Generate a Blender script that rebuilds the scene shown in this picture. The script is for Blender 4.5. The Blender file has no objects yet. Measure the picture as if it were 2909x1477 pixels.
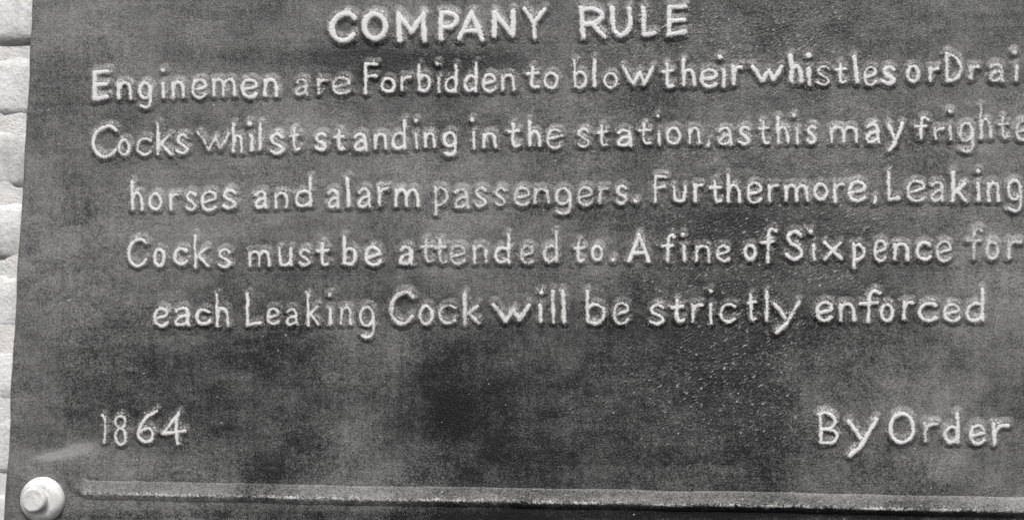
import bpy, math, random
import numpy as np
from mathutils import Vector, Matrix, Euler

# ------------------------------------------------------------------ camera, world, light
S = bpy.context.scene
COL = S.collection
PW, PH, FPX = 2909.0, 1477.0, 2900.0          # photograph size and focal length in its pixels
CAM = np.array([0.05, -1.0, 0.0])
YAW, PITCH, ROLL = math.radians(4.3), math.radians(0.0), math.radians(0.0)
cam_d = bpy.data.cameras.new('camera')
cam_d.sensor_width = 36.0
cam_d.lens = 36.0 * FPX / PW
cam_d.clip_start, cam_d.clip_end = 0.01, 200.0
cam = bpy.data.objects.new('camera', cam_d)
COL.objects.link(cam)
CROT = Matrix.Rotation(YAW, 3, 'Z') @ Matrix.Rotation(math.pi / 2 + PITCH, 3, 'X') @ Matrix.Rotation(ROLL, 3, 'Z')
cam.location = CAM
cam.rotation_euler = CROT.to_euler()
S.camera = cam

SUN_EL, SUN_AZ = math.radians(62), math.radians(172)   # azimuth clockwise from +Y
w = bpy.data.worlds.new('World')
S.world = w
w.use_nodes = True
nt = w.node_tree
bg = nt.nodes['Background']
sky = nt.nodes.new('ShaderNodeTexSky')
sky.sky_type = 'NISHITA'
sky.sun_disc = False
sky.sun_elevation = SUN_EL
sky.sun_rotation = SUN_AZ
sky.air_density, sky.dust_density, sky.ozone_density = 1.0, 6.0, 0.6
hsv = nt.nodes.new('ShaderNodeHueSaturation')
hsv.inputs['Saturation'].default_value = 0.12          # grey overcast sky
nt.links.new(sky.outputs[0], hsv.inputs['Color'])
nt.links.new(hsv.outputs[0], bg.inputs[0])
bg.inputs[1].default_value = 0.12
sd = bpy.data.lights.new('sun', 'SUN')
sd.energy = 2.0
sd.angle = math.radians(14)
sd.color = (1.0, 0.985, 0.965)
sun = bpy.data.objects.new('sun', sd)
COL.objects.link(sun)
sdir = Vector((math.sin(SUN_AZ) * math.cos(SUN_EL), math.cos(SUN_AZ) * math.cos(SUN_EL), math.sin(SUN_EL)))
sun.rotation_euler = (-sdir).to_track_quat('-Z', 'Y').to_euler()
S.view_settings.view_transform = 'Standard'
S.view_settings.look = 'None'
S.view_settings.exposure = 0.12

# ------------------------------------------------------------------ helpers
_R = np.array(CROT)
def P(px, py, y=0.0):
    """point of the plane at depth y that the photograph shows at (px, py)"""
    px = np.asarray(px, float); py = np.asarray(py, float)
    d = np.stack([(px - PW / 2) / FPX, -(py - PH / 2) / FPX * (PW / 1024 * 519 / PH), -np.ones_like(px)], -1)
    d = d @ _R.T
    t = (y - CAM[1]) / d[..., 1]
    q = CAM + d * t[..., None]
    return q[..., 0], q[..., 2]
K = 0.000345                                            # metres per photograph pixel on the plate

_rs = np.random.RandomState(7)
_LAT = _rs.rand(256, 256)
def vnoise(x, y):
    xi = np.floor(x).astype(int); yi = np.floor(y).astype(int)
    fx = x - xi; fy = y - yi
    fx = fx * fx * (3 - 2 * fx); fy = fy * fy * (3 - 2 * fy)
    a = _LAT[xi % 256, yi % 256]; b = _LAT[(xi + 1) % 256, yi % 256]
    c = _LAT[xi % 256, (yi + 1) % 256]; d = _LAT[(xi + 1) % 256, (yi + 1) % 256]
    return (a * (1 - fx) + b * fx) * (1 - fy) + (c * (1 - fx) + d * fx) * fy
def fbm(x, y, o=3):
    s = 0; a = 1; n = 0
    for i in range(o):
        s = s + a * vnoise(x * 2 ** i + 17.3 * i, y * 2 ** i + 5.1 * i); n += a; a *= .5
    return s / n
def sstep(t):
    t = np.clip(t, 0, 1)
    return t * t * (3 - 2 * t)

def mesh_obj(name, verts, faces, mat, parent=None, attrs=None, smooth=True):
    me = bpy.data.meshes.new(name)
    me.from_pydata([tuple(v) for v in verts], [], [tuple(f) for f in faces])
    if smooth:
        me.polygons.foreach_set('use_smooth', [True] * len(me.polygons))
    for k, v in (attrs or {}).items():
        at = me.attributes.new(k, 'FLOAT', 'POINT')
        at.data.foreach_set('value', np.asarray(v, np.float32))
    me.materials.append(mat)
    me.update()
    o = bpy.data.objects.new(name, me)
    COL.objects.link(o)
    if parent:
        o.parent = parent
    return o

def mat_new(name):
    m = bpy.data.materials.new(name)
    m.use_nodes = True
    return m, m.node_tree.nodes, m.node_tree.links, m.node_tree.nodes['Principled BSDF']
def N(nodes, t, **kw):
    n = nodes.new(t)
    for k, v in kw.items():
        setattr(n, k, v)
    return n
def ramp(nodes, links, src, a, b, ca=0.0, cb=1.0):
    r = nodes.new('ShaderNodeMapRange')
    r.interpolation_type = 'SMOOTHSTEP'
    r.inputs['From Min'].default_value = a; r.inputs['From Max'].default_value = b
    r.inputs['To Min'].default_value = ca; r.inputs['To Max'].default_value = cb
    links.new(src, r.inputs['Value'])
    return r.outputs['Result']
def math_n(nodes, links, op, a, b=None, c=None):
    n = nodes.new('ShaderNodeMath'); n.operation = op
    for i, v in enumerate((a, b, c)):
        if v is None: continue
        if isinstance(v, (int, float)): n.inputs[i].default_value = v
        else: links.new(v, n.inputs[i])
    return n.outputs[0]
def mixc(nodes, links, fac, a, b):
    n = nodes.new('ShaderNodeMix'); n.data_type = 'RGBA'
    for i, v in ((0, fac), (6, a), (7, b)):
        if isinstance(v, (int, float)): n.inputs[i].default_value = v
        elif isinstance(v, tuple): n.inputs[i].default_value = v
        else: links.new(v, n.inputs[i])
    return n.outputs[2]
def noise(nodes, links, vec, scale, detail=3, rough=.55, dist=0):
    n = nodes.new('ShaderNodeTexNoise')
    n.inputs['Scale'].default_value = scale; n.inputs['Detail'].default_value = detail
    n.inputs['Roughness'].default_value = rough; n.inputs['Distortion'].default_value = dist
    if vec is not None: links.new(vec, n.inputs['Vector'])
    return n.outputs['Fac']

# ------------------------------------------------------------------ materials
def plate_material():
    """worn black gloss paint on cast iron; attribute 'paint' puts the white lettering paint on it, with painted halos and the border highlight"""
    m, n, l, b = mat_new('painted_cast_iron')
    pos = N(n, 'ShaderNodeNewGeometry').outputs['Position']
    def att(k):
        return N(n, 'ShaderNodeAttribute', attribute_name=k).outputs['Fac']
    paint, dust_light, scuff_glint = att('paint'), att('dust_light'), att('scuff_glint')
    grain = noise(n, l, pos, 620, 2, .7)
    g2 = noise(n, l, pos, 150, 3, .6)
    g3 = noise(n, l, pos, 28, 4, .6)
    def plus(acc, src, k, mid=.5):
        return math_n(n, l, 'ADD', acc, math_n(n, l, 'MULTIPLY', math_n(n, l, 'SUBTRACT', src, mid), k))
    def stretched(rot, sc, det=2, dist=0.0):
        mp = N(n, 'ShaderNodeMapping')
        mp.vector_type = 'TEXTURE'
        mp.inputs['Rotation'].default_value = (0, math.radians(rot), 0)
        mp.inputs['Scale'].default_value = (1 / sc[0], 1 / 100, 1 / sc[1])
        l.new(pos, mp.inputs['Vector'])
        return noise(n, l, mp.outputs[0], 1.0, det, .6, dist)
    brushv = stretched(0, (130, 9), 3)
    brushh = stretched(0, (7, 150), 3)
    dd = plus(dust_light, g3, .45)
    dd = plus(dd, g2, .55)
    dd = plus(dd, brushv, .25)
    dd = plus(dd, brushh, .25)
    dd = plus(dd, grain, 1.5)
    dfac = ramp(n, l, dd, -.1, 1.25)
    base = mixc(n, l, dfac, (.012, .0118, .0125, 1), (.36, .357, .355, 1))
    # short scuffs and pits running up to the right, their glints painted pale
    sc = stretched(-32, (210, 620), 2, .3)
    thr = math_n(n, l, 'SUBTRACT', plus(sc, g2, .25), math_n(n, l, 'MULTIPLY', math_n(n, l, 'SUBTRACT', 1.0, scuff_glint), .14))
    sf = ramp(n, l, thr, .615, .70)
    base = mixc(n, l, math_n(n, l, 'MULTIPLY', sf, .85), base, (.60, .595, .59, 1))
    dk = ramp(n, l, math_n(n, l, 'ADD', sc, math_n(n, l, 'MULTIPLY', scuff_glint, -.10)), .40, .30)
    base = mixc(n, l, math_n(n, l, 'MULTIPLY', dk, .3), base, (.02, .02, .021, 1))
    # tiny bright nicks anywhere
    nk = noise(n, l, pos, 260, 1, .4)
    base = mixc(n, l, ramp(n, l, nk, .77, .82), base, (.55, .55, .54, 1))
    # white lettering paint, rubbed at its edge, with painted halos and highlight
    pe = math_n(n, l, 'ADD', paint, math_n(n, l, 'MULTIPLY', math_n(n, l, 'SUBTRACT', grain, .5), 1.5))
    pe = math_n(n, l, 'ADD', pe, math_n(n, l, 'MULTIPLY', math_n(n, l, 'SUBTRACT', g2, .5), .8))
    pf = ramp(n, l, pe, .12, .95)
    pf = math_n(n, l, 'MULTIPLY', pf, math_n(n, l, 'GREATER_THAN', paint, .01))
    base = mixc(n, l, pf, base, (.86, .855, .845, 1))
    l.new(base, b.inputs['Base Color'])
    ro = math_n(n, l, 'ADD', .42, math_n(n, l, 'MULTIPLY', dfac, .3))
    l.new(math_n(n, l, 'MAXIMUM', ro, math_n(n, l, 'MULTIPLY', pf, .6)), b.inputs['Roughness'])
    bp = N(n, 'ShaderNodeBump'); bp.inputs['Strength'].default_value = .75; bp.inputs['Distance'].default_value = .0007
    h = math_n(n, l, 'ADD', grain, math_n(n, l, 'MULTIPLY', g2, 1.2))
    h = math_n(n, l, 'ADD', h, math_n(n, l, 'MULTIPLY', sc, math_n(n, l, 'MULTIPLY', scuff_glint, 2.2)))
    l.new(h, bp.inputs['Height'])
    l.new(bp.outputs[0], b.inputs['Normal'])
    return m
M_PLATE = plate_material()

def white_material(name, c0, c1, scale, rough=.6, bump=.4, dist=.001):
    m, n, l, b = mat_new(name)
    pos = N(n, 'ShaderNodeNewGeometry').outputs['Position']
    a = noise(n, l, pos, scale, 5, .65)
    g = noise(n, l, pos, scale * 12, 3, .6)
    f = ramp(n, l, math_n(n, l, 'ADD', math_n(n, l, 'MULTIPLY', a, .75), math_n(n, l, 'MULTIPLY', g, .25)), .36, .62)
    l.new(mixc(n, l, f, c0, c1), b.inputs['Base Color'])
    b.inputs['Roughness'].default_value = rough
    bp = N(n, 'ShaderNodeBump'); bp.inputs['Strength'].default_value = bump; bp.inputs['Distance'].default_value = dist
    l.new(math_n(n, l, 'ADD', a, math_n(n, l, 'MULTIPLY', g, .5)), bp.inputs['Height'])
    l.new(bp.outputs[0], b.inputs['Normal'])
    return m
M_BRICK = white_material('whitewashed_brick', (.52, .52, .51, 1), (.86, .86, .85, 1), 22, .8, .6, .003)
M_MORTAR = white_material('whitewashed_mortar', (.70, .70, .69, 1), (.88, .84, .83, 1), 30, .9, .7, .003)
M_BOLT = white_material('bolt_paint', (.50, .50, .49, 1), (.82, .82, .80, 1), 60, .45, .35, .0008)

# ------------------------------------------------------------------ the plate surface
def wav(x, z):
    """slight unevenness of the casting (metres)"""
    return (fbm(x * 9 + 3, z * 9 + 9, 3) - .5) * .0022 + (fbm(x * 60, z * 60, 2) - .5) * .00025

SPOTS = [  # px, py, sx, sy, angle, amount: painted reflections and shade patches, plus weathering film and a pale streak
    (1900, 1130, 620, 270, 0, -.28), (1450, 800, 700, 500, 0, -.08), (230, 500, 260, 700, 0, .12), (1200, 1130, 110, 190, 0, -.05), (1400, 1120, 90, 200, 10, -.05),
    (560, 1120, 330, 150, 0, -.10), (1060, 1250, 130, 150, 0, .06), (2600, 1290, 170, 110, 0, .16), (2760, 900, 140, 300, 0, .10),
    (160, 1291, 30, 6, -10, .9), (215, 1280, 42, 14, -8, .5), (1250, 850, 420, 180, 0, .10), (1330, 520, 500, 240, 0, .12), (1500, 1300, 120, 60, 0, .06),
    (560, 90, 330, 70, 0, .10), (800, 160, 330, 25, 0, -.16), (1350, 170, 300, 22, 0, -.12), (2250, 640, 260, 60, 0, -.16),
    (2200, 60, 230, 120, 0, -.16), (2700, 560, 220, 420, 0, .10), (200, 330, 90, 30, 0, -.12), (130, 560, 60, 120, 0, .05),
    (700, 1010, 340, 26, 0, -.06), (330, 980, 90, 120, 0, -.08), (1500, 1465, 1500, 14, 0, -.25), (2200, 1450, 500, 16, 0, -.2),  # the two long low strips paint shade under the bottom border
    (110, 1180, 70, 140, 0, .03), (1880, 880, 330, 60, 0, -.08), (2130, 300, 260, 40, 0, -.06), (1080, 250, 60, 40, 0, -.08)]
SCUFF_GLINT = [(1450, 740, 3000, 1500, 0, .16), (2130, 950, 190, 190, 0, .8), (2200, 150, 260, 130, 0, .85), (2050, 1200, 230, 90, 0, .55), (1650, 1100, 260, 120, 0, .35),
    (2250, 640, 320, 120, 0, .55), (2100, 800, 250, 70, 0, .7), (1800, 60, 150, 60, 0, .5), (2560, 560, 200, 80, 0, .3),
    (1350, 200, 260, 60, 0, .3), (2150, 420, 300, 60, 0, .55), (330, 1050, 200, 120, 0, .2), (620, 700, 500, 300, 0, .18), (640, 90, 200, 60, 0, .2)]
def field(spots, px, py, wx=0, wy=0):
    s = 0
    for (x, y, sx, sy, a, v) in spots:
        c, q = math.cos(math.radians(a)), math.sin(math.radians(a))
        k = min(1, sx / 200); k2 = min(1, sy / 120)
        dx, dy = px + wx * k - x, py + wy * k2 - y
        u, t = (dx * c + dy * q) / sx, (-dx * q + dy * c) / sy
        s = s + v * np.exp(-.5 * (u * u + t * t))
    return s
def tones(px, py):
    wx = (fbm(px / 130, py / 130, 3) - .5) * 190; wy = (fbm(px / 130 + 40, py / 130 + 9, 3) - .5) * 150
    d = .46 + 1.25 * field(SPOTS, px, py, wx, wy) + (fbm(px / 260 + 3, py / 190 + 8, 4) - .5) * .60 + (fbm(px / 70 + 3, py / 42 + 8, 3) - .5) * .30  # film tone with painted reflections and shade, plus random mottling
    s = np.clip(field(SCUFF_GLINT, px, py, wx, wy) * (.45 + 1.1 * fbm(px / 45, py / 45, 3)), 0, 1)
    return d, s

plate = bpy.data.objects.new('notice_plate', None)
COL.objects.link(plate)
plate.location = (0, 0, P(1500, 1530)[1])
plate['label'] = 'grey weathered cast metal railway notice with raised white lettering on the white wall'
plate['category'] = 'sign'
PZ = float(plate.location.z)
bpy.context.view_layer.update()

def corner(px, py):
    a, b = P(px, py); return np.array([float(a), float(b)])
TLc, TRc, BRc, BLc = corner(97, -190), corner(3240, -245), corner(3290, 1560), corner(4, 1530)
THICK = .009
def build_panel():
    nx, nz = 420, 230
    s = np.linspace(0, 1, nx); t = np.linspace(0, 1, nz)
    Sg, Tg = np.meshgrid(s, t)
    q = ((1 - Sg)[..., None] * (1 - Tg)[..., None] * TLc + Sg[..., None] * (1 - Tg)[..., None] * TRc
         + Sg[..., None] * Tg[..., None] * BRc + (1 - Sg)[..., None] * Tg[..., None] * BLc)
    x, z = q[..., 0], q[..., 1]
    # wobble the outline a little, as a sand casting has
    ew = (1 - np.clip(np.minimum(np.minimum(Sg, 1 - Sg) * 20, np.minimum(Tg, 1 - Tg) * 12), 0, 1))
    x = x + ew * (fbm(z * 16, z * 0 + 2, 3) - .5) * .004
    z = z + ew * (fbm(x * 16, x * 0 + 7, 3) - .5) * .003
    edge = np.minimum(np.minimum(Sg, 1 - Sg) * 1.13, np.minimum(Tg, 1 - Tg) * .63)   # metres from the edge
    y = -wav(x, z) + .0035 * (1 - np.sqrt(1 - (1 - np.clip(edge / .004, 0, 1)) ** 2))
    # pixel coordinates, near enough, for the tone fields
    ppx = PW / 2 + 0 * x; ppy = 0 * x
    v = np.stack([x, y, z], -1).reshape(-1, 3)
    d = (v - CAM) @ _R
    ppx = PW / 2 + d[:, 0] / -d[:, 2] * FPX; ppy = PH / 2 - d[:, 1] / -d[:, 2] * FPX
    du, sc = tones(ppx, ppy)
    idx = np.arange(nx * nz).reshape(nz, nx)
    F = np.stack([idx[:-1, :-1], idx[1:, :-1], idx[1:, 1:], idx[:-1, 1:]], -1).reshape(-1, 4).tolist()
    ring = list(idx[0, :]) + list(idx[1:, -1]) + list(idx[-1, :-1][::-1]) + list(idx[1:-1, 0][::-1])
    V = v.tolist(); nb = len(V)
    for i in ring:
        V.append((V[i][0], THICK, V[i][2]))
    m = len(ring)
    for i in range(m):
        j = (i + 1) % m
        F.append((ring[i], ring[j], nb + j, nb + i))
    F.append([nb + i for i in range(m)])
    du = np.concatenate([du, du[ring]]); sc = np.concatenate([sc, sc[ring] * 0])
    V = [(a, b, c - PZ) for a, b, c in V]
    return mesh_obj('panel', V, F, M_PLATE, plate, {'dust_light': du, 'scuff_glint': sc, 'paint': du * 0})
build_panel()

# raised border: slopes gently on its inner side, steeply on its outer side
BX0 = float(P(196, 740)[0]); BX1 = float(P(3120, 740)[0])
BZ0 = float(P(1500, 1424)[1]); BZ1 = float(P(1500, -120)[1]); BR = .022
def build_border():
    def path(off):
        r = BR - off
        x0, x1, z0, z1 = BX0 + off, BX1 - off, BZ0 + off, BZ1 - off
        pts = []
        cs = [(x0 + r, z0 + r, 180, 270), (x1 - r, z0 + r, 270, 360), (x1 - r, z1 - r, 0, 90), (x0 + r, z1 - r, 90, 180)]
        for i, (cx, cz, a0, a1) in enumerate(cs):
            for k in range(13):
                a = math.radians(a0 + (a1 - a0) * k / 12)
                pts.append((cx + r * math.cos(a), cz + r * math.sin(a)))
            nx_, nz_, b0, _ = cs[(i + 1) % 4]
            b0 = math.radians(b0 if i != 3 else 180)
            e = (nx_ + r * math.cos(b0), nz_ + r * math.sin(b0)); st = pts[-1]
            nseg = 160 if i % 2 == 0 else 80
            for k in range(1, nseg):
                pts.append((st[0] + (e[0] - st[0]) * k / nseg, st[1] + (e[1] - st[1]) * k / nseg))
        return np.array(pts)
    H = .0052
    prof = [(-.0085, -.0006), (-.0065, .0008), (-.004, .0030), (-.002, .0046), (-.0006, H), (.0008, H * .99), (.0022, H * .86), (.0045, .0032),
            (.0075, .0021), (.0105, .0012), (.0125, .0002), (.0135, -.0006)]
    def hm(x, z):
        return .16 + (.16 + .50 * sstep((x - BX0 - .15) / .5)) * sstep((x - BX0 - .002) / .020) * sstep((BX1 - .004 - x) / .03)
    rows = []
    for o, h in prof:
        p = path(o)
        x, z = p[:, 0], p[:, 1]
        j = (fbm(x * 25 + 1, z * 25 + 4, 3) - .5)
        x = x + j * .0016; z = z + (fbm(x * 22 + 8, z * 22 + 1, 3) - .5) * .0022
        y = -wav(x, z) - h * (.85 + .35 * fbm(x * 12 + 5, z * 12, 2)) * hm(x, z) if h > 0 else -wav(x, z) - h
        rows.append(np.stack([x, y, z], -1))
    n = len(rows[0]); A = np.array(rows)
    v = A.reshape(-1, 3)
    d = (v - CAM) @ _R
    ppx = PW / 2 + d[:, 0] / -d[:, 2] * FPX; ppy = PH / 2 - d[:, 1] / -d[:, 2] * FPX
    du, sc = tones(ppx, ppy)
    crest = np.repeat(np.exp(-(np.array([o for o, h in prof]) / .0016) ** 2), n)
    low = sstep((v[:, 0] - BX0 - .008) / .012) * (v[:, 2] < BZ0 + .03)
    cp = crest * low * (.34 + .9 * (fbm(v[:, 0] * 40, v[:, 2] * 40, 3) - .4))  # worn bottom crest with its highlight painted in pale
    du = du + low * np.repeat(np.array([.0 if o < 0 else .16 for o, h in prof]), n)  # inner slope of the bottom border painted lighter, as if skylit
    F = []
    for r in range(len(prof) - 1):
        for i in range(n):
            j = (i + 1) % n
            F.append((r * n + i, r * n + j, (r + 1) * n + j, (r + 1) * n + i))
    v = v.copy(); v[:, 2] -= PZ
    mesh_obj('raised_border', v, F, M_PLATE, plate, {'dust_light': du, 'scuff_glint': sc, 'paint': np.clip(cp, 0, 1)})
build_border()

# ------------------------------------------------------------------ lettering
def cat(pts, closed=False, k=7):
    p = np.array(pts, float); n = len(p)
    if n < 3: return p
    out = []
    rng = range(n if closed else n - 1)
    for i in rng:
        g = (lambda j: p[j % n]) if closed else (lambda j: p[min(max(j, 0), n - 1)])
        p0, p1, p2, p3 = g(i - 1), g(i), g(i + 1), g(i + 2)
        for t in np.linspace(0, 1, k, endpoint=False):
            out.append(.5 * ((2 * p1) + (-p0 + p2) * t + (2 * p0 - 5 * p1 + 4 * p2 - p3) * t * t + (-p0 + 3 * p1 - 3 * p2 + p3) * t ** 3))
    out.append(p[0] if closed else p[-1])
    return np.array(out)
def ell(x0, y0, x1, y1):
    return [((x0 + x1) / 2 + (x1 - x0) / 2 * math.cos(a), (y0 + y1) / 2 + (y1 - y0) / 2 * math.sin(a)) for a in np.linspace(0, 2 * math.pi, 10, endpoint=False)]
C_, L_, O_ = 'c', 'l', 'o'        # curve, line, closed curve
G = {
 'o': [(O_, ell(0, 0, 1, 1))], 'O': [(O_, ell(0, 0, 1, 1))],
 'c': [(C_, [(1, .13), (.75, .02), (.45, .02), (.13, .2), (0, .52), (.1, .82), (.42, 1), (.75, .97), (1, .82)])],
 'C': [(C_, [(1, .14), (.78, .01), (.45, .03), (.13, .22), (0, .52), (.1, .82), (.42, 1), (.75, .95), (.98, .78)])],
 'e': [(C_, [(.07, .56), (.5, .5), (.97, .37), (.9, .12), (.52, 0), (.16, .12), (0, .47), (.09, .82), (.45, 1), (.78, .95), (1, .82)])],
 'E3': [(C_, [(.9, .08), (.5, 0), (.14, .12), (0, .5), (.09, .85), (.4, 1), (.72, .95), (.85, .86)]), (C_, [(.05, .48), (.5, .42), (1, .3)])],
 'a': [(C_, [(.04, .17), (.35, 0), (.75, .05), (.92, .35), (.92, .72), (1, 1)]), (C_, [(.9, .44), (.4, .5), (.04, .74), (.1, .96), (.42, 1), (.8, .86), (.93, .68)])],
 'n': [(L_, [(0, .05), (.02, 1)]), (C_, [(.02, .42), (.2, .1), (.55, 0), (.88, .15), (.97, .5), (1, 1)])],
 'm': [(L_, [(0, .05), (.02, 1)]), (C_, [(.02, .42), (.1, .12), (.27, 0), (.42, .12), (.48, .45), (.49, 1)]), (C_, [(.49, .45), (.58, .14), (.77, .0), (.92, .14), (.98, .45), (1, 1)])],
 'r': [(L_, [(.12, .03), (.16, 1)]), (C_, [(.16, .42), (.35, .16), (.62, .06), (1, .04)])],
 's': [(C_, [(.96, .14), (.65, 0), (.28, .04), (.05, .22), (.2, .42), (.7, .6), (.98, .79), (.75, .97), (.35, 1), (0, .88)])],
 'S': [(C_, [(.9, .12), (.6, 0), (.25, .06), (.14, .22), (.3, .42), (.75, .58), (1, .77), (.8, .96), (.4, 1), (0, .84)])],
 'u': [(C_, [(0, 0), (.02, .6), (.2, .94), (.55, 1), (.88, .8), (.97, .5), (.97, 0)]), (L_, [(.97, .5), (1, .97)])],
 'u2': [(C_, [(0, 0), (.03, .6), (.2, .94), (.55, 1), (.88, .85), (1, .5), (1, 0)])],
 'w': [(L_, [(0, 0), (.34, 1), (.56, .3), (.72, .97), (1, .04)])],
 'x': [(L_, [(0, 0), (1, .92)]), (L_, [(.98, 0), (.05, 1)])],
 'y': [(L_, [(0, .06), (.42, .52)]), (C_, [(1, 0), (.68, .42), (.42, .75), (.05, 1)])],
 'g': [(O_, ell(0, 0, .98, .62)), (C_, [(.98, .3), (1, .7), (.82, .94), (.45, 1), (.1, .93)])],
 'p': [(L_, [(.06, 0), (.12, 1)]), (C_, [(.08, .1), (.5, 0), (.95, .16), (1, .42), (.6, .62), (.12, .68)])],
 'b': [(L_, [(.04, 0), (.08, .95)]), (C_, [(.06, .58), (.42, .42), (.88, .52), (1, .72), (.85, .92), (.45, 1), (.08, .94)])],
 'd': [(L_, [(.96, 0), (.97, 1)]), (C_, [(.95, .52), (.5, .46), (.12, .58), (0, .78), (.18, .97), (.55, 1), (.97, .88)])],
 'h': [(L_, [(.03, 0), (.08, 1)]), (C_, [(.07, .66), (.3, .44), (.7, .44), (.93, .62), (1, 1)])],
 'k': [(L_, [(.04, 0), (.06, 1)]), (L_, [(.92, .40), (.08, .72)]), (L_, [(.3, .64), (1, .98)])],
 't': [(C_, [(.42, 0), (.38, .5), (.42, .84), (.62, 1), (.95, .95)]), (L_, [(0, .33), (.92, .28)])],
 'f': [(C_, [(1, .07), (.75, 0), (.52, .09), (.43, .35), (.43, 1)]), (L_, [(0, .42), (.85, .38)])],
 '1': [(C_, [(0, 0), (.6, .06), (.85, .3), (.8, .65), (.55, 1)])],
 '8': [(O_, ell(.03, 0, .97, .42)), (O_, ell(.02, .42, 1, 1))],
 '6': [(C_, [(1, 0), (.6, .12), (.2, .38), (0, .68), (.1, .9), (.4, 1), (.72, .92), (.8, .72), (.62, .56), (.35, .55), (.1, .65)])],
 '4': [(L_, [(.75, 0), (.08, .66), (.5, .64), (1, .60)]), (C_, [(.64, .1), (.62, .55), (.68, 1)])],
 '.': [(L_, [(.5, .4), (.5, .6)])],
 ',': [(L_, [(1, 0), (.6, .5), (0, 1)])],
 'M': [(L_, [(.06, 1), (0.03, 0), (.5, .68), (.93, 0), (1, 1)])],
 'P': [(L_, [(.05, 0), (.05, 1)]), (C_, [(.05, .04), (.5, 0), (.9, .12), (1, .28), (.8, .48), (.4, .56), (.05, .55)])],
 'A': [(L_, [(.02, 1), (.55, 0), (1, 1)]), (L_, [(.25, .70), (.78, .68)])],
 'N': [(L_, [(.02, 1), (0, .05), (.98, .97), (1, 0)])],
 'Y': [(L_, [(0, 0), (.46, .5), (.5, 1)]), (L_, [(1, .02), (.47, .5)])],
 'R': [(L_, [(0, 0), (.1, 1)]), (C_, [(.02, .05), (.45, 0), (.85, .15), (.88, .32), (.6, .5), (.1, .56)]), (L_, [(.45, .52), (1, 1)])],
 'U': [(C_, [(.02, 0), (.04, .5), (.2, .85), (.5, 1), (.85, .8), (.98, .5), (.9, .02)])],
 'L': [(L_, [(.05, 0), (.08, 1), (1, .92)])],
 'E': [(L_, [(1, .02), (.07, .06), (.04, 1), (.97, .90)]), (L_, [(.06, .52), (.9, .48)])],
 'F': [(L_, [(1, .03), (.1, .03), (.12, 1)]), (L_, [(.12, .46), (.9, .42)])],
 'D': [(L_, [(.08, 0), (.06, 1)]), (C_, [(.0, .02), (.45, .08), (.85, .3), (1, .58), (.8, .85), (.45, 1), (.06, .97)])],
 'B': [(L_, [(.1, .02), (.16, 1)]), (C_, [(0, .05), (.45, 0), (.85, .18), (.88, .35), (.55, .52), (.15, .54)]), (C_, [(.4, .52), (.85, .6), (1, .78), (.85, .96), (.5, 1), (.1, .98)])],
}
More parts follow.
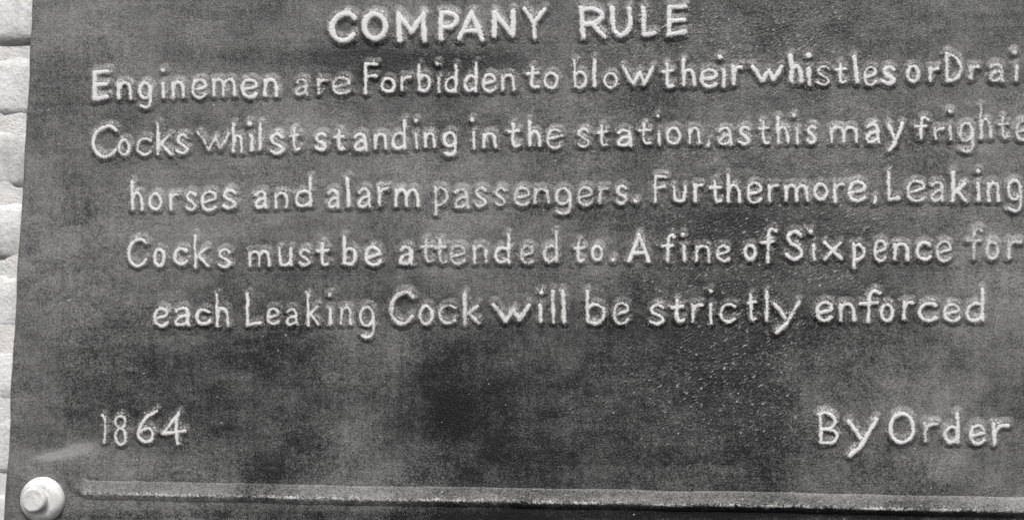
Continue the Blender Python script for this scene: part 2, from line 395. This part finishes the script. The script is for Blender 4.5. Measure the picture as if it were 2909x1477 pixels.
# every line: crop origin and scale, then glyph x0 y0 x1 y1 width [paint]; 'i' is stem-x y0 y1 dot-x dot-y width; 'l' is x-top y0 x-bottom y1 width
TEXT = [
 ((900, 0, 4.293), """C 150 140 500 535 75;O 550 140 880 515 78;M 960 145 1360 530 72;P 1475 125 1740 515 68;A 1700 125 2055 515 66;N 2130 115 2430 475 72;Y 2510 85 2810 500 58"""),
 ((1500, 0, 4.293), """R 615 75 960 490 66;U 990 70 1285 465 66;L 1370 70 1570 460 62;E 1670 45 1950 460 68"""),
 ((240, 150, 4.293), """E 95 190 320 600 60;n 400 350 595 580 50;g 660 350 840 695 48;i 968 360 565 970 215 44;n 1065 340 1240 565 48;e 1310 310 1505 570 44;m 1560 310 1860 545 42;e 1910 310 2130 570 48;n 2185 310 2370 550 48"""),
 ((800, 150, 4.293), """a 165 315 340 535 44 .75;r 420 310 580 520 44 .8;e 615 285 850 525 44 .8;F 990 110 1190 520 46;o 1210 300 1400 500 42;r 1430 275 1600 490 46 .85;b 1650 130 1830 485 44;i 1920 290 500 1905 140 44 .9;d 1985 140 2155 495 44;d 2215 110 2400 490 44"""),
 ((1360, 150, 4.293), """e 40 250 225 495 44;n 265 250 455 475 44 .9;t 570 160 760 450 50;o 790 230 980 455 40;b 1140 80 1330 450 44;l 1410 65 1412 430 52;o 1515 240 1700 445 36;w 1735 155 2145 410 54;t 2220 120 2395 440 50"""),
 ((1900, 120, 4.293), """h 145 195 335 550 52;e 375 315 600 570 50;i 665 325 560 620 190 54;r 740 270 905 535 58;w 990 270 1400 500 58;h 1450 145 1640 515 62;i 1705 300 545 1700 165 62;s 1795 285 1965 540 34;t 2010 240 2180 520 44;l 2255 150 2285 510 58;e 2360 290 2540 540 38"""),
 ((2309, 100, 4.293), """s 825 370 1010 620 56;o 1120 360 1310 595 54 .9;r 1385 380 1540 585 50 .85;D 1590 200 1825 580 50 .85;r 1880 360 2040 560 50 .75;a 2130 340 2330 585 52 .65;i 2470 350 580 2445 215 54 .7;n 2610 340 2790 575 52 .7"""),
 ((240, 310, 4.293), """C 90 190 420 605 48;o 410 360 575 580 42;c 635 340 835 575 42 .9;k 875 160 1080 575 44;s 1120 300 1285 560 42;w 1380 275 1790 515 44 .8;h 1800 170 1945 545 42;i 2045 300 530 2020 185 54;l 2155 160 2148 515 46;s 2260 290 2445 560 46"""),
 ((800, 310, 4.293), """t 95 230 250 520 38;s 405 285 570 520 46;t 635 255 790 515 50;a 870 285 1065 525 50;n 1120 290 1300 500 46;d 1335 120 1530 500 46;i 1645 285 500 1640 140 40;n 1735 280 1890 485 42;g 1965 265 2145 585 46"""),
 ((1320, 310, 4.293), """i 112 265 500 97 135 42;n 215 280 395 485 46;t 520 170 690 480 46;h 765 130 935 470 44;E3 995 240 1200 495 38 .9;s 1370 235 1535 475 32;t 1610 190 1760 465 38;a 1850 240 2050 465 46;t 2110 170 2290 445 38;i 2370 250 460 2355 85 34"""),
 ((1880, 310, 4.293), """o 45 210 240 440 40;n 320 215 475 430 38;, 540 375 590 465 34;a 680 220 865 450 38;s 925 205 1085 445 42;t 1170 140 1320 435 36;h 1385 80 1555 435 44;i 1650 230 440 1605 85 40;s 1755 185 1890 435 48;m 2035 205 2390 425 42"""),
 ((2309, 270, 4.293), """a 630 340 815 600 46;y 890 330 1110 700 50;f 1215 260 1420 560 46 .9;r 1445 390 1600 560 44 .85;i 1668 370 570 1665 205 46 .85;g 1765 330 1965 715 44 .7;h 2010 120 2180 545 46 .72;t 2240 260 2390 545 40 .7;e 2450 310 2640 570 44 .75;n 2710 310 2880 550 44 .75"""),
 ((340, 470, 2.575), """h 80 105 185 335 26;o 215 200 320 335 24;r 360 200 440 335 24;s 480 185 570 335 26;e 595 180 720 340 26;s 755 170 865 325 28;a 990 180 1088 320 26;n 1135 190 1240 320 25;d 1285 80 1415 310 26"""),
 ((900, 470, 2.575), """a 75 170 175 320 28 .9;l 228 80 236 310 32;a 295 160 405 315 28 .85;r 435 150 535 305 28 .9;m 565 165 755 310 28;p 850 150 965 370 26 .75;a 1000 165 1120 318 28 .7;s 1150 155 1250 310 26 .75;s 1300 155 1390 300 22 .85"""),
 ((1400, 470, 2.575), """e 150 155 280 305 28 .75;n 295 160 420 285 28 .8;g 450 155 580 370 28 .8;e 615 150 735 305 26 .75;r 760 150 850 290 28 .7;s 895 140 990 290 28 .85;. 1028 250 1062 285 34 .75"""),
 ((1820, 460, 2.575), """F 85 90 195 305 24;u2 230 170 335 300 26;r 375 150 460 300 28;t 495 130 605 308 28;h 620 80 735 305 28;e 770 145 890 310 24;r 915 155 1010 300 26;m 1045 160 1230 295 28;o 1260 150 1370 290 28;r 1392 150 1490 305 26"""),
 ((2309, 450, 2.575), """e 250 160 390 330 30;, 435 275 470 335 26;L 530 90 640 318 28;e 680 155 820 325 26 .85;a 850 165 960 322 28 .8;k 1000 90 1130 330 32;i 1205 170 320 1205 95 30;n 1265 165 1365 325 30 .85;g 1410 150 1530 400 28 .85"""),
 ((340, 630, 2.575), """C 60 115 215 335 26;o 245 190 345 335 28;c 395 185 505 322 28;k 540 90 660 340 24;s 720 195 820 340 22;m 940 205 1110 335 26 .9;u 1160 185 1272 332 28;s 1310 190 1405 330 28 .85;t 1440 150 1545 332 30"""),
 ((900, 630, 2.575), """b 185 100 298 325 30;e 350 175 480 330 30;a 600 175 715 320 30 .85;t 750 120 870 302 28 .7;t 855 125 965 312 30 .72;e 968 165 1095 322 28 .65;n 1140 165 1255 310 26 .8;d 1295 85 1422 310 30 .9"""),
 ((1400, 630, 2.575), """e 195 165 310 320 30 .6;d 365 65 482 305 30 .75;t 585 135 680 300 28 .85;o 715 165 810 295 26 .9;. 866 260 896 300 34 .85;A 975 80 1155 305 34"""),
 ((1860, 620, 2.575), """f 45 110 155 330 28;i 212 195 325 203 120 28;n 290 190 410 325 26;e 445 190 555 325 26 .9;o 645 188 750 315 30;f 770 68 898 335 27;S 945 85 1090 315 32;i 1160 180 315 1138 100 28;x 1225 165 1372 315 28"""),
 ((2309, 610, 2.575), """p 275 205 385 400 30;e 435 180 540 350 26;n 580 200 705 340 30;c 745 190 868 342 30;e 890 185 1015 350 28 .8;f 1115 88 1245 335 28 .6;o 1255 185 1365 335 28 .75;r 1400 180 1530 335 30 .7"""),
 ((400, 800, 2.575), """e 95 183 215 335 28;a 250 180 372 330 28;c 400 195 520 320 28;h 545 85 655 335 26;L 765 75 888 332 28;e 918 185 1025 322 26 .9;a 1058 190 1162 328 26 .85;k 1210 80 1312 328 24;i 1385 185 325 1383 97 26"""),
 ((940, 800, 2.575), """n 65 180 160 322 24 .9;g 205 170 325 420 26 .9;C 425 60 620 325 38 .75;o 640 165 755 325 30 .85;c 785 160 920 318 28 .75;k 960 75 1100 325 32 .75"""),
 ((1380, 790, 2.575), """w 40 175 335 330 38 .8;i 400 185 335 405 105 30 .9;l 490 80 496 335 36 .8;l 563 80 572 335 34 .85;b 722 80 880 345 30 .85;e 925 170 1052 342 26 .85"""),
 ((1820, 790, 2.575), """s 60 185 178 345 28;t 210 150 330 330 32;r 355 175 460 330 28;i 510 180 345 512 95 26;c 575 180 700 330 24;t 770 110 850 317 26;l 920 85 920 325 28;y 965 160 1172 415 30"""),
 ((2270, 780, 2.575), """e 115 188 250 352 30;n 285 200 412 350 30;f 430 105 602 357 30;o 585 205 695 350 28;r 740 185 838 335 30;c 862 195 1012 352 30;e 1045 205 1182 352 28 .85;d 1210 90 1358 350 32 .9"""),
 ((260, 1140, 5.15), """1 145 185 240 625 42;8 335 195 538 650 50 .9;6 675 120 985 620 52;4 1010 140 1400 640 50"""),
 ((2290, 1130, 2.575), """B 72 95 238 342 28;y 290 140 528 435 34;O 595 100 795 342 34;r 835 170 965 328 30 .75;d 995 100 1122 340 34 .85;e 1180 185 1312 350 34 .8;r 1335 175 1490 355 34 .85"""),
]
def seg_dist(gx, gy, lines):
    D = np.full(gx.shape, 1e9)
    for pl in lines:
        for a, b in zip(pl[:-1], pl[1:]):
            v = b - a; L2 = max(float(v @ v), 1e-9)
            t = np.clip(((gx - a[0]) * v[0] + (gy - a[1]) * v[1]) / L2, 0, 1)
            D = np.minimum(D, np.hypot(gx - a[0] - t * v[0], gy - a[1] - t * v[1]))
    return D
NAMES = {'.': 'full_stop', ',': 'comma', '1': 'digit', '8': 'digit', '6': 'digit', '4': 'digit'}
rng = random.Random(5)
def letter(ch, lines, width, pale, dots=()):
    """one raised character: lines are centre lines in photograph pixels, dots are (x, y, radius)"""
    r = width / 2
    sh = 12 + width * .4
    allp = np.concatenate(lines + [np.array([[x, y]]) for x, y, _ in dots])
    m = r + sh + 14
    x0, y0 = allp.min(0) - m; x1, y1 = allp.max(0) + m
    st = 2.4
    gx, gy = np.meshgrid(np.arange(x0, x1 + st, st), np.arange(y0, y1 + st, st))
    wob = (fbm(gx / 13 + 7, gy / 13 + 2, 2) - .5) * 4.0
    d = seg_dist(gx + (fbm(gx / 22, gy / 22, 2) - .5) * 4, gy + (fbm(gx / 22 + 50, gy / 22, 2) - .5) * 4, lines) - r
    for (x, y, rd) in dots:
        d = np.minimum(d, np.hypot(gx - x, gy - y) - rd)
    d = d + wob * .7
    # upper fillet of every stroke is widened to catch more light
    dup = seg_dist(gx - 4, gy + 9, lines) - r
    for (x, y, rd) in dots:
        dup = np.minimum(dup, np.hypot(gx - 4 - x, gy + 9 - y) - rd)
    dp = d
    d = np.minimum(d, .35 * d + .65 * (dup + 2.5))
    h = (.5 * sstep((sh - d) / (sh + r * .6)) + .5 * np.clip((sh - d) / (sh + r * .6), 0, 1) ** 1.5)
    H = .0026 + .0008 * (width - 12) / 8
    h = h * H
    halo = .30 * sstep((15 - d) / 15) * sstep(fbm(gx / 26 + 3, gy / 26, 3) * 2.4 - .7)  # pale glow of lit shoulders painted around the strokes, wider above
    pn = np.maximum(sstep((3.6 - dp) / 8.5), halo) * (.55 + .45 * pale) * (.3 + .7 * pale)
    # tone gets lighter as the relief rises
    du, sc = tones(gx, gy)
    X, Z = P(gx, gy)
    Y = -wav(X, Z) - h + .00018
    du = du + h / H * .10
    ny, nx = gx.shape
    keep = h > .00012
    idx = -np.ones(ny * nx, int)
    q = (keep[:-1, :-1] | keep[1:, :-1] | keep[1:, 1:] | keep[:-1, 1:])
    base = np.arange(ny * nx).reshape(ny, nx)
    F = np.stack([base[:-1, :-1], base[1:, :-1], base[1:, 1:], base[:-1, 1:]], -1)[q]
    used = np.unique(F); idx[used] = np.arange(len(used))
    V = np.stack([X, Y, Z - PZ], -1).reshape(-1, 3)[used]
    mesh_obj(NAMES.get(ch, 'letter'), V.tolist(), idx[F].tolist(), M_PLATE, plate,
             {'paint': pn.ravel()[used], 'dust_light': du.ravel()[used], 'scuff_glint': sc.ravel()[used]})
for (ox, oy, sc_), rows in TEXT:
    for row in rows.split(';'):
        f = row.split(); ch = f[0]; v = [float(a) for a in f[1:]]
        tx = lambda x, y: (ox + x / sc_, oy + y / sc_)
        if ch == 'i':
            w_ = v[5] / sc_; pale = v[6] if len(v) > 6 else 1
            a = tx(v[0], v[1]); b = tx(v[0] + 4, v[2])
            letter('i', [np.array([(a[0], a[1] + w_ / 2), (b[0], b[1] - w_ / 2)])], w_ * .95, pale, [tx(v[3], v[4]) + (w_ * .62,)])
        elif ch == 'l':
            w_ = v[4] / sc_; pale = v[5] if len(v) > 5 else 1
            a = tx(v[0], v[1]); b = tx(v[2], v[3])
            letter('l', [np.array([(a[0], a[1] + w_ / 2), (b[0], b[1] - w_ / 2)])], w_ * .95, pale)
        else:
            w_ = v[4] / sc_; pale = v[5] if len(v) > 5 else 1
            (xa, ya), (xb, yb) = tx(v[0], v[1]), tx(v[2], v[3])
            xa += w_ / 2; ya += w_ / 2; xb -= w_ / 2; yb -= w_ / 2
            ls = []
            for kind, pts in G[ch]:
                p = [(xa + (xb - xa) * q[0], ya + (yb - ya) * q[1]) for q in pts]
                ls.append(np.array(p, float) if kind == L_ else cat(p, kind == O_))
            letter(ch[0], ls, w_ * .95, pale)

# ------------------------------------------------------------------ the domed fixing bolt
def lathe(prof, n=48, jit=0.0):
    V, F = [], []
    for r, h in prof:
        for i in range(n):
            a = 2 * math.pi * i / n
            rr = r * (1 + jit * (fbm(np.array(math.cos(a) * 1.5 + 9), np.array(math.sin(a) * 1.5 + 9), 2) - .5))
            V.append((rr * math.cos(a), -h, rr * math.sin(a)))
    for k in range(len(prof) - 1):
        for i in range(n):
            j = (i + 1) % n
            F.append((k * n + i, k * n + j, (k + 1) * n + j, (k + 1) * n + i))
    F.append([(len(prof) - 1) * n + i for i in range(n)])
    return V, F
bx, bz = P(122, 1419)
R0 = 67 * K
dome = [(R0, -.002), (R0, .0015), (R0 * .98, .003), (R0 * .92, .0055), (R0 * .84, .0072), (R0 * .74, .0086), (R0 * .66, .0089), (R0 * .60, .0084), (R0 * .5, .0086), (R0 * .3, .009)]
V, F = lathe(dome, 56, .03)
bolt = mesh_obj('mounting_bolt', V, F, M_BOLT, plate)
bolt.location = (float(bx), 0, float(bz) - PZ)
bolt['label'] = 'pale painted domed bolt in the lower left corner'
r1 = R0 * .54
V, F = lathe([(r1, .009), (r1, .0135), (r1 * .97, .0148), (r1 * .9, .0157), (r1 * .78, .0161), (r1 * .62, .0158), (r1 * .4, .0162), (r1 * .08, .0164)], 40, .08)
bh = mesh_obj('bolt_head', V, F, M_BOLT, bolt)
bh.location = (-.0030, 0, .0022)
bh.rotation_euler = (math.radians(-3), 0, math.radians(4))

# ------------------------------------------------------------------ whitewashed brick wall behind
wall = bpy.data.objects.new('brick_wall', None)
COL.objects.link(wall)
wall.location = (0, .06, -.95)
wall['label'] = 'whitewashed brick wall behind the metal notice, pale strip along its left edge'
wall['category'] = 'wall'
BLn, BHt, MJ = .215, .0655, .009
zj = float(P(0, 345)[1])               # one bed joint is seen at this height
face = THICK + .001
rr = random.Random(3)
def brick_mesh(seed):
    nx, nz = 13, 6
    rs = np.random.RandomState(seed)
    xs = np.linspace(-.5, .5, nx) * BLn; zs = np.linspace(-.5, .5, nz) * BHt
    V, F = [], []
    for z in zs:
        for x in xs:
            e = min(BLn / 2 - abs(x), (BHt / 2 - abs(z)))
            V.append((x + (rs.rand() - .5) * .002, .0 + (.0026 if e < .001 else 0) + (rs.rand() - .5) * .0020, z + (rs.rand() - .5) * .002))
    for j in range(nz - 1):
        for i in range(nx - 1):
            a = j * nx + i
            F.append((a, a + 1, a + nx + 1, a + nx))
    ring = list(range(nx)) + [nx * (j + 1) - 1 for j in range(1, nz)] + list(range(nx * nz - 2, nx * (nz - 1) - 1, -1)) + [nx * j for j in range(nz - 2, 0, -1)]
    nb = len(V)
    for i in ring:
        V.append((V[i][0], .03, V[i][2]))
    for i in range(len(ring)):
        j = (i + 1) % len(ring)
        F.append((ring[j], ring[i], nb + i, nb + j))
    me = bpy.data.meshes.new('brick')
    me.from_pydata(V, [], F)
    me.polygons.foreach_set('use_smooth', [True] * len(me.polygons))
    me.materials.append(M_BRICK)
    return me
bms = [brick_mesh(i) for i in range(6)]
pitch = BHt + MJ
for r_ in range(-11, 12):
    z = zj + BHt / 2 + MJ / 2 + r_ * pitch
    for c in range(-5, 6):
        x = c * (BLn + MJ) + (0 if r_ % 2 else (BLn + MJ) / 2) - .045
        o = bpy.data.objects.new('brick', bms[rr.randrange(6)])
        COL.objects.link(o)
        o.parent = wall
        o.location = (x, face - wall.location.y + rr.uniform(0, .0015), z - wall.location.z)
        o.rotation_euler = (0, rr.uniform(-.006, .006), rr.choice((0, 0)) )
nx, nz = 120, 90
xs = np.linspace(-1.25, 1.25, nx); zs = np.linspace(-.9, .95, nz)
gx, gz = np.meshgrid(xs, zs)
gy = face + .0022 + (fbm(gx * 30, gz * 30, 3) - .5) * .004
V = np.stack([gx, gy - wall.location.y, gz - wall.location.z], -1).reshape(-1, 3).tolist()
idx = np.arange(nx * nz).reshape(nz, nx)
F = np.stack([idx[:-1, :-1], idx[:-1, 1:], idx[1:, 1:], idx[1:, :-1]], -1).reshape(-1, 4).tolist()
mesh_obj('mortar', V, F, M_MORTAR, wall)
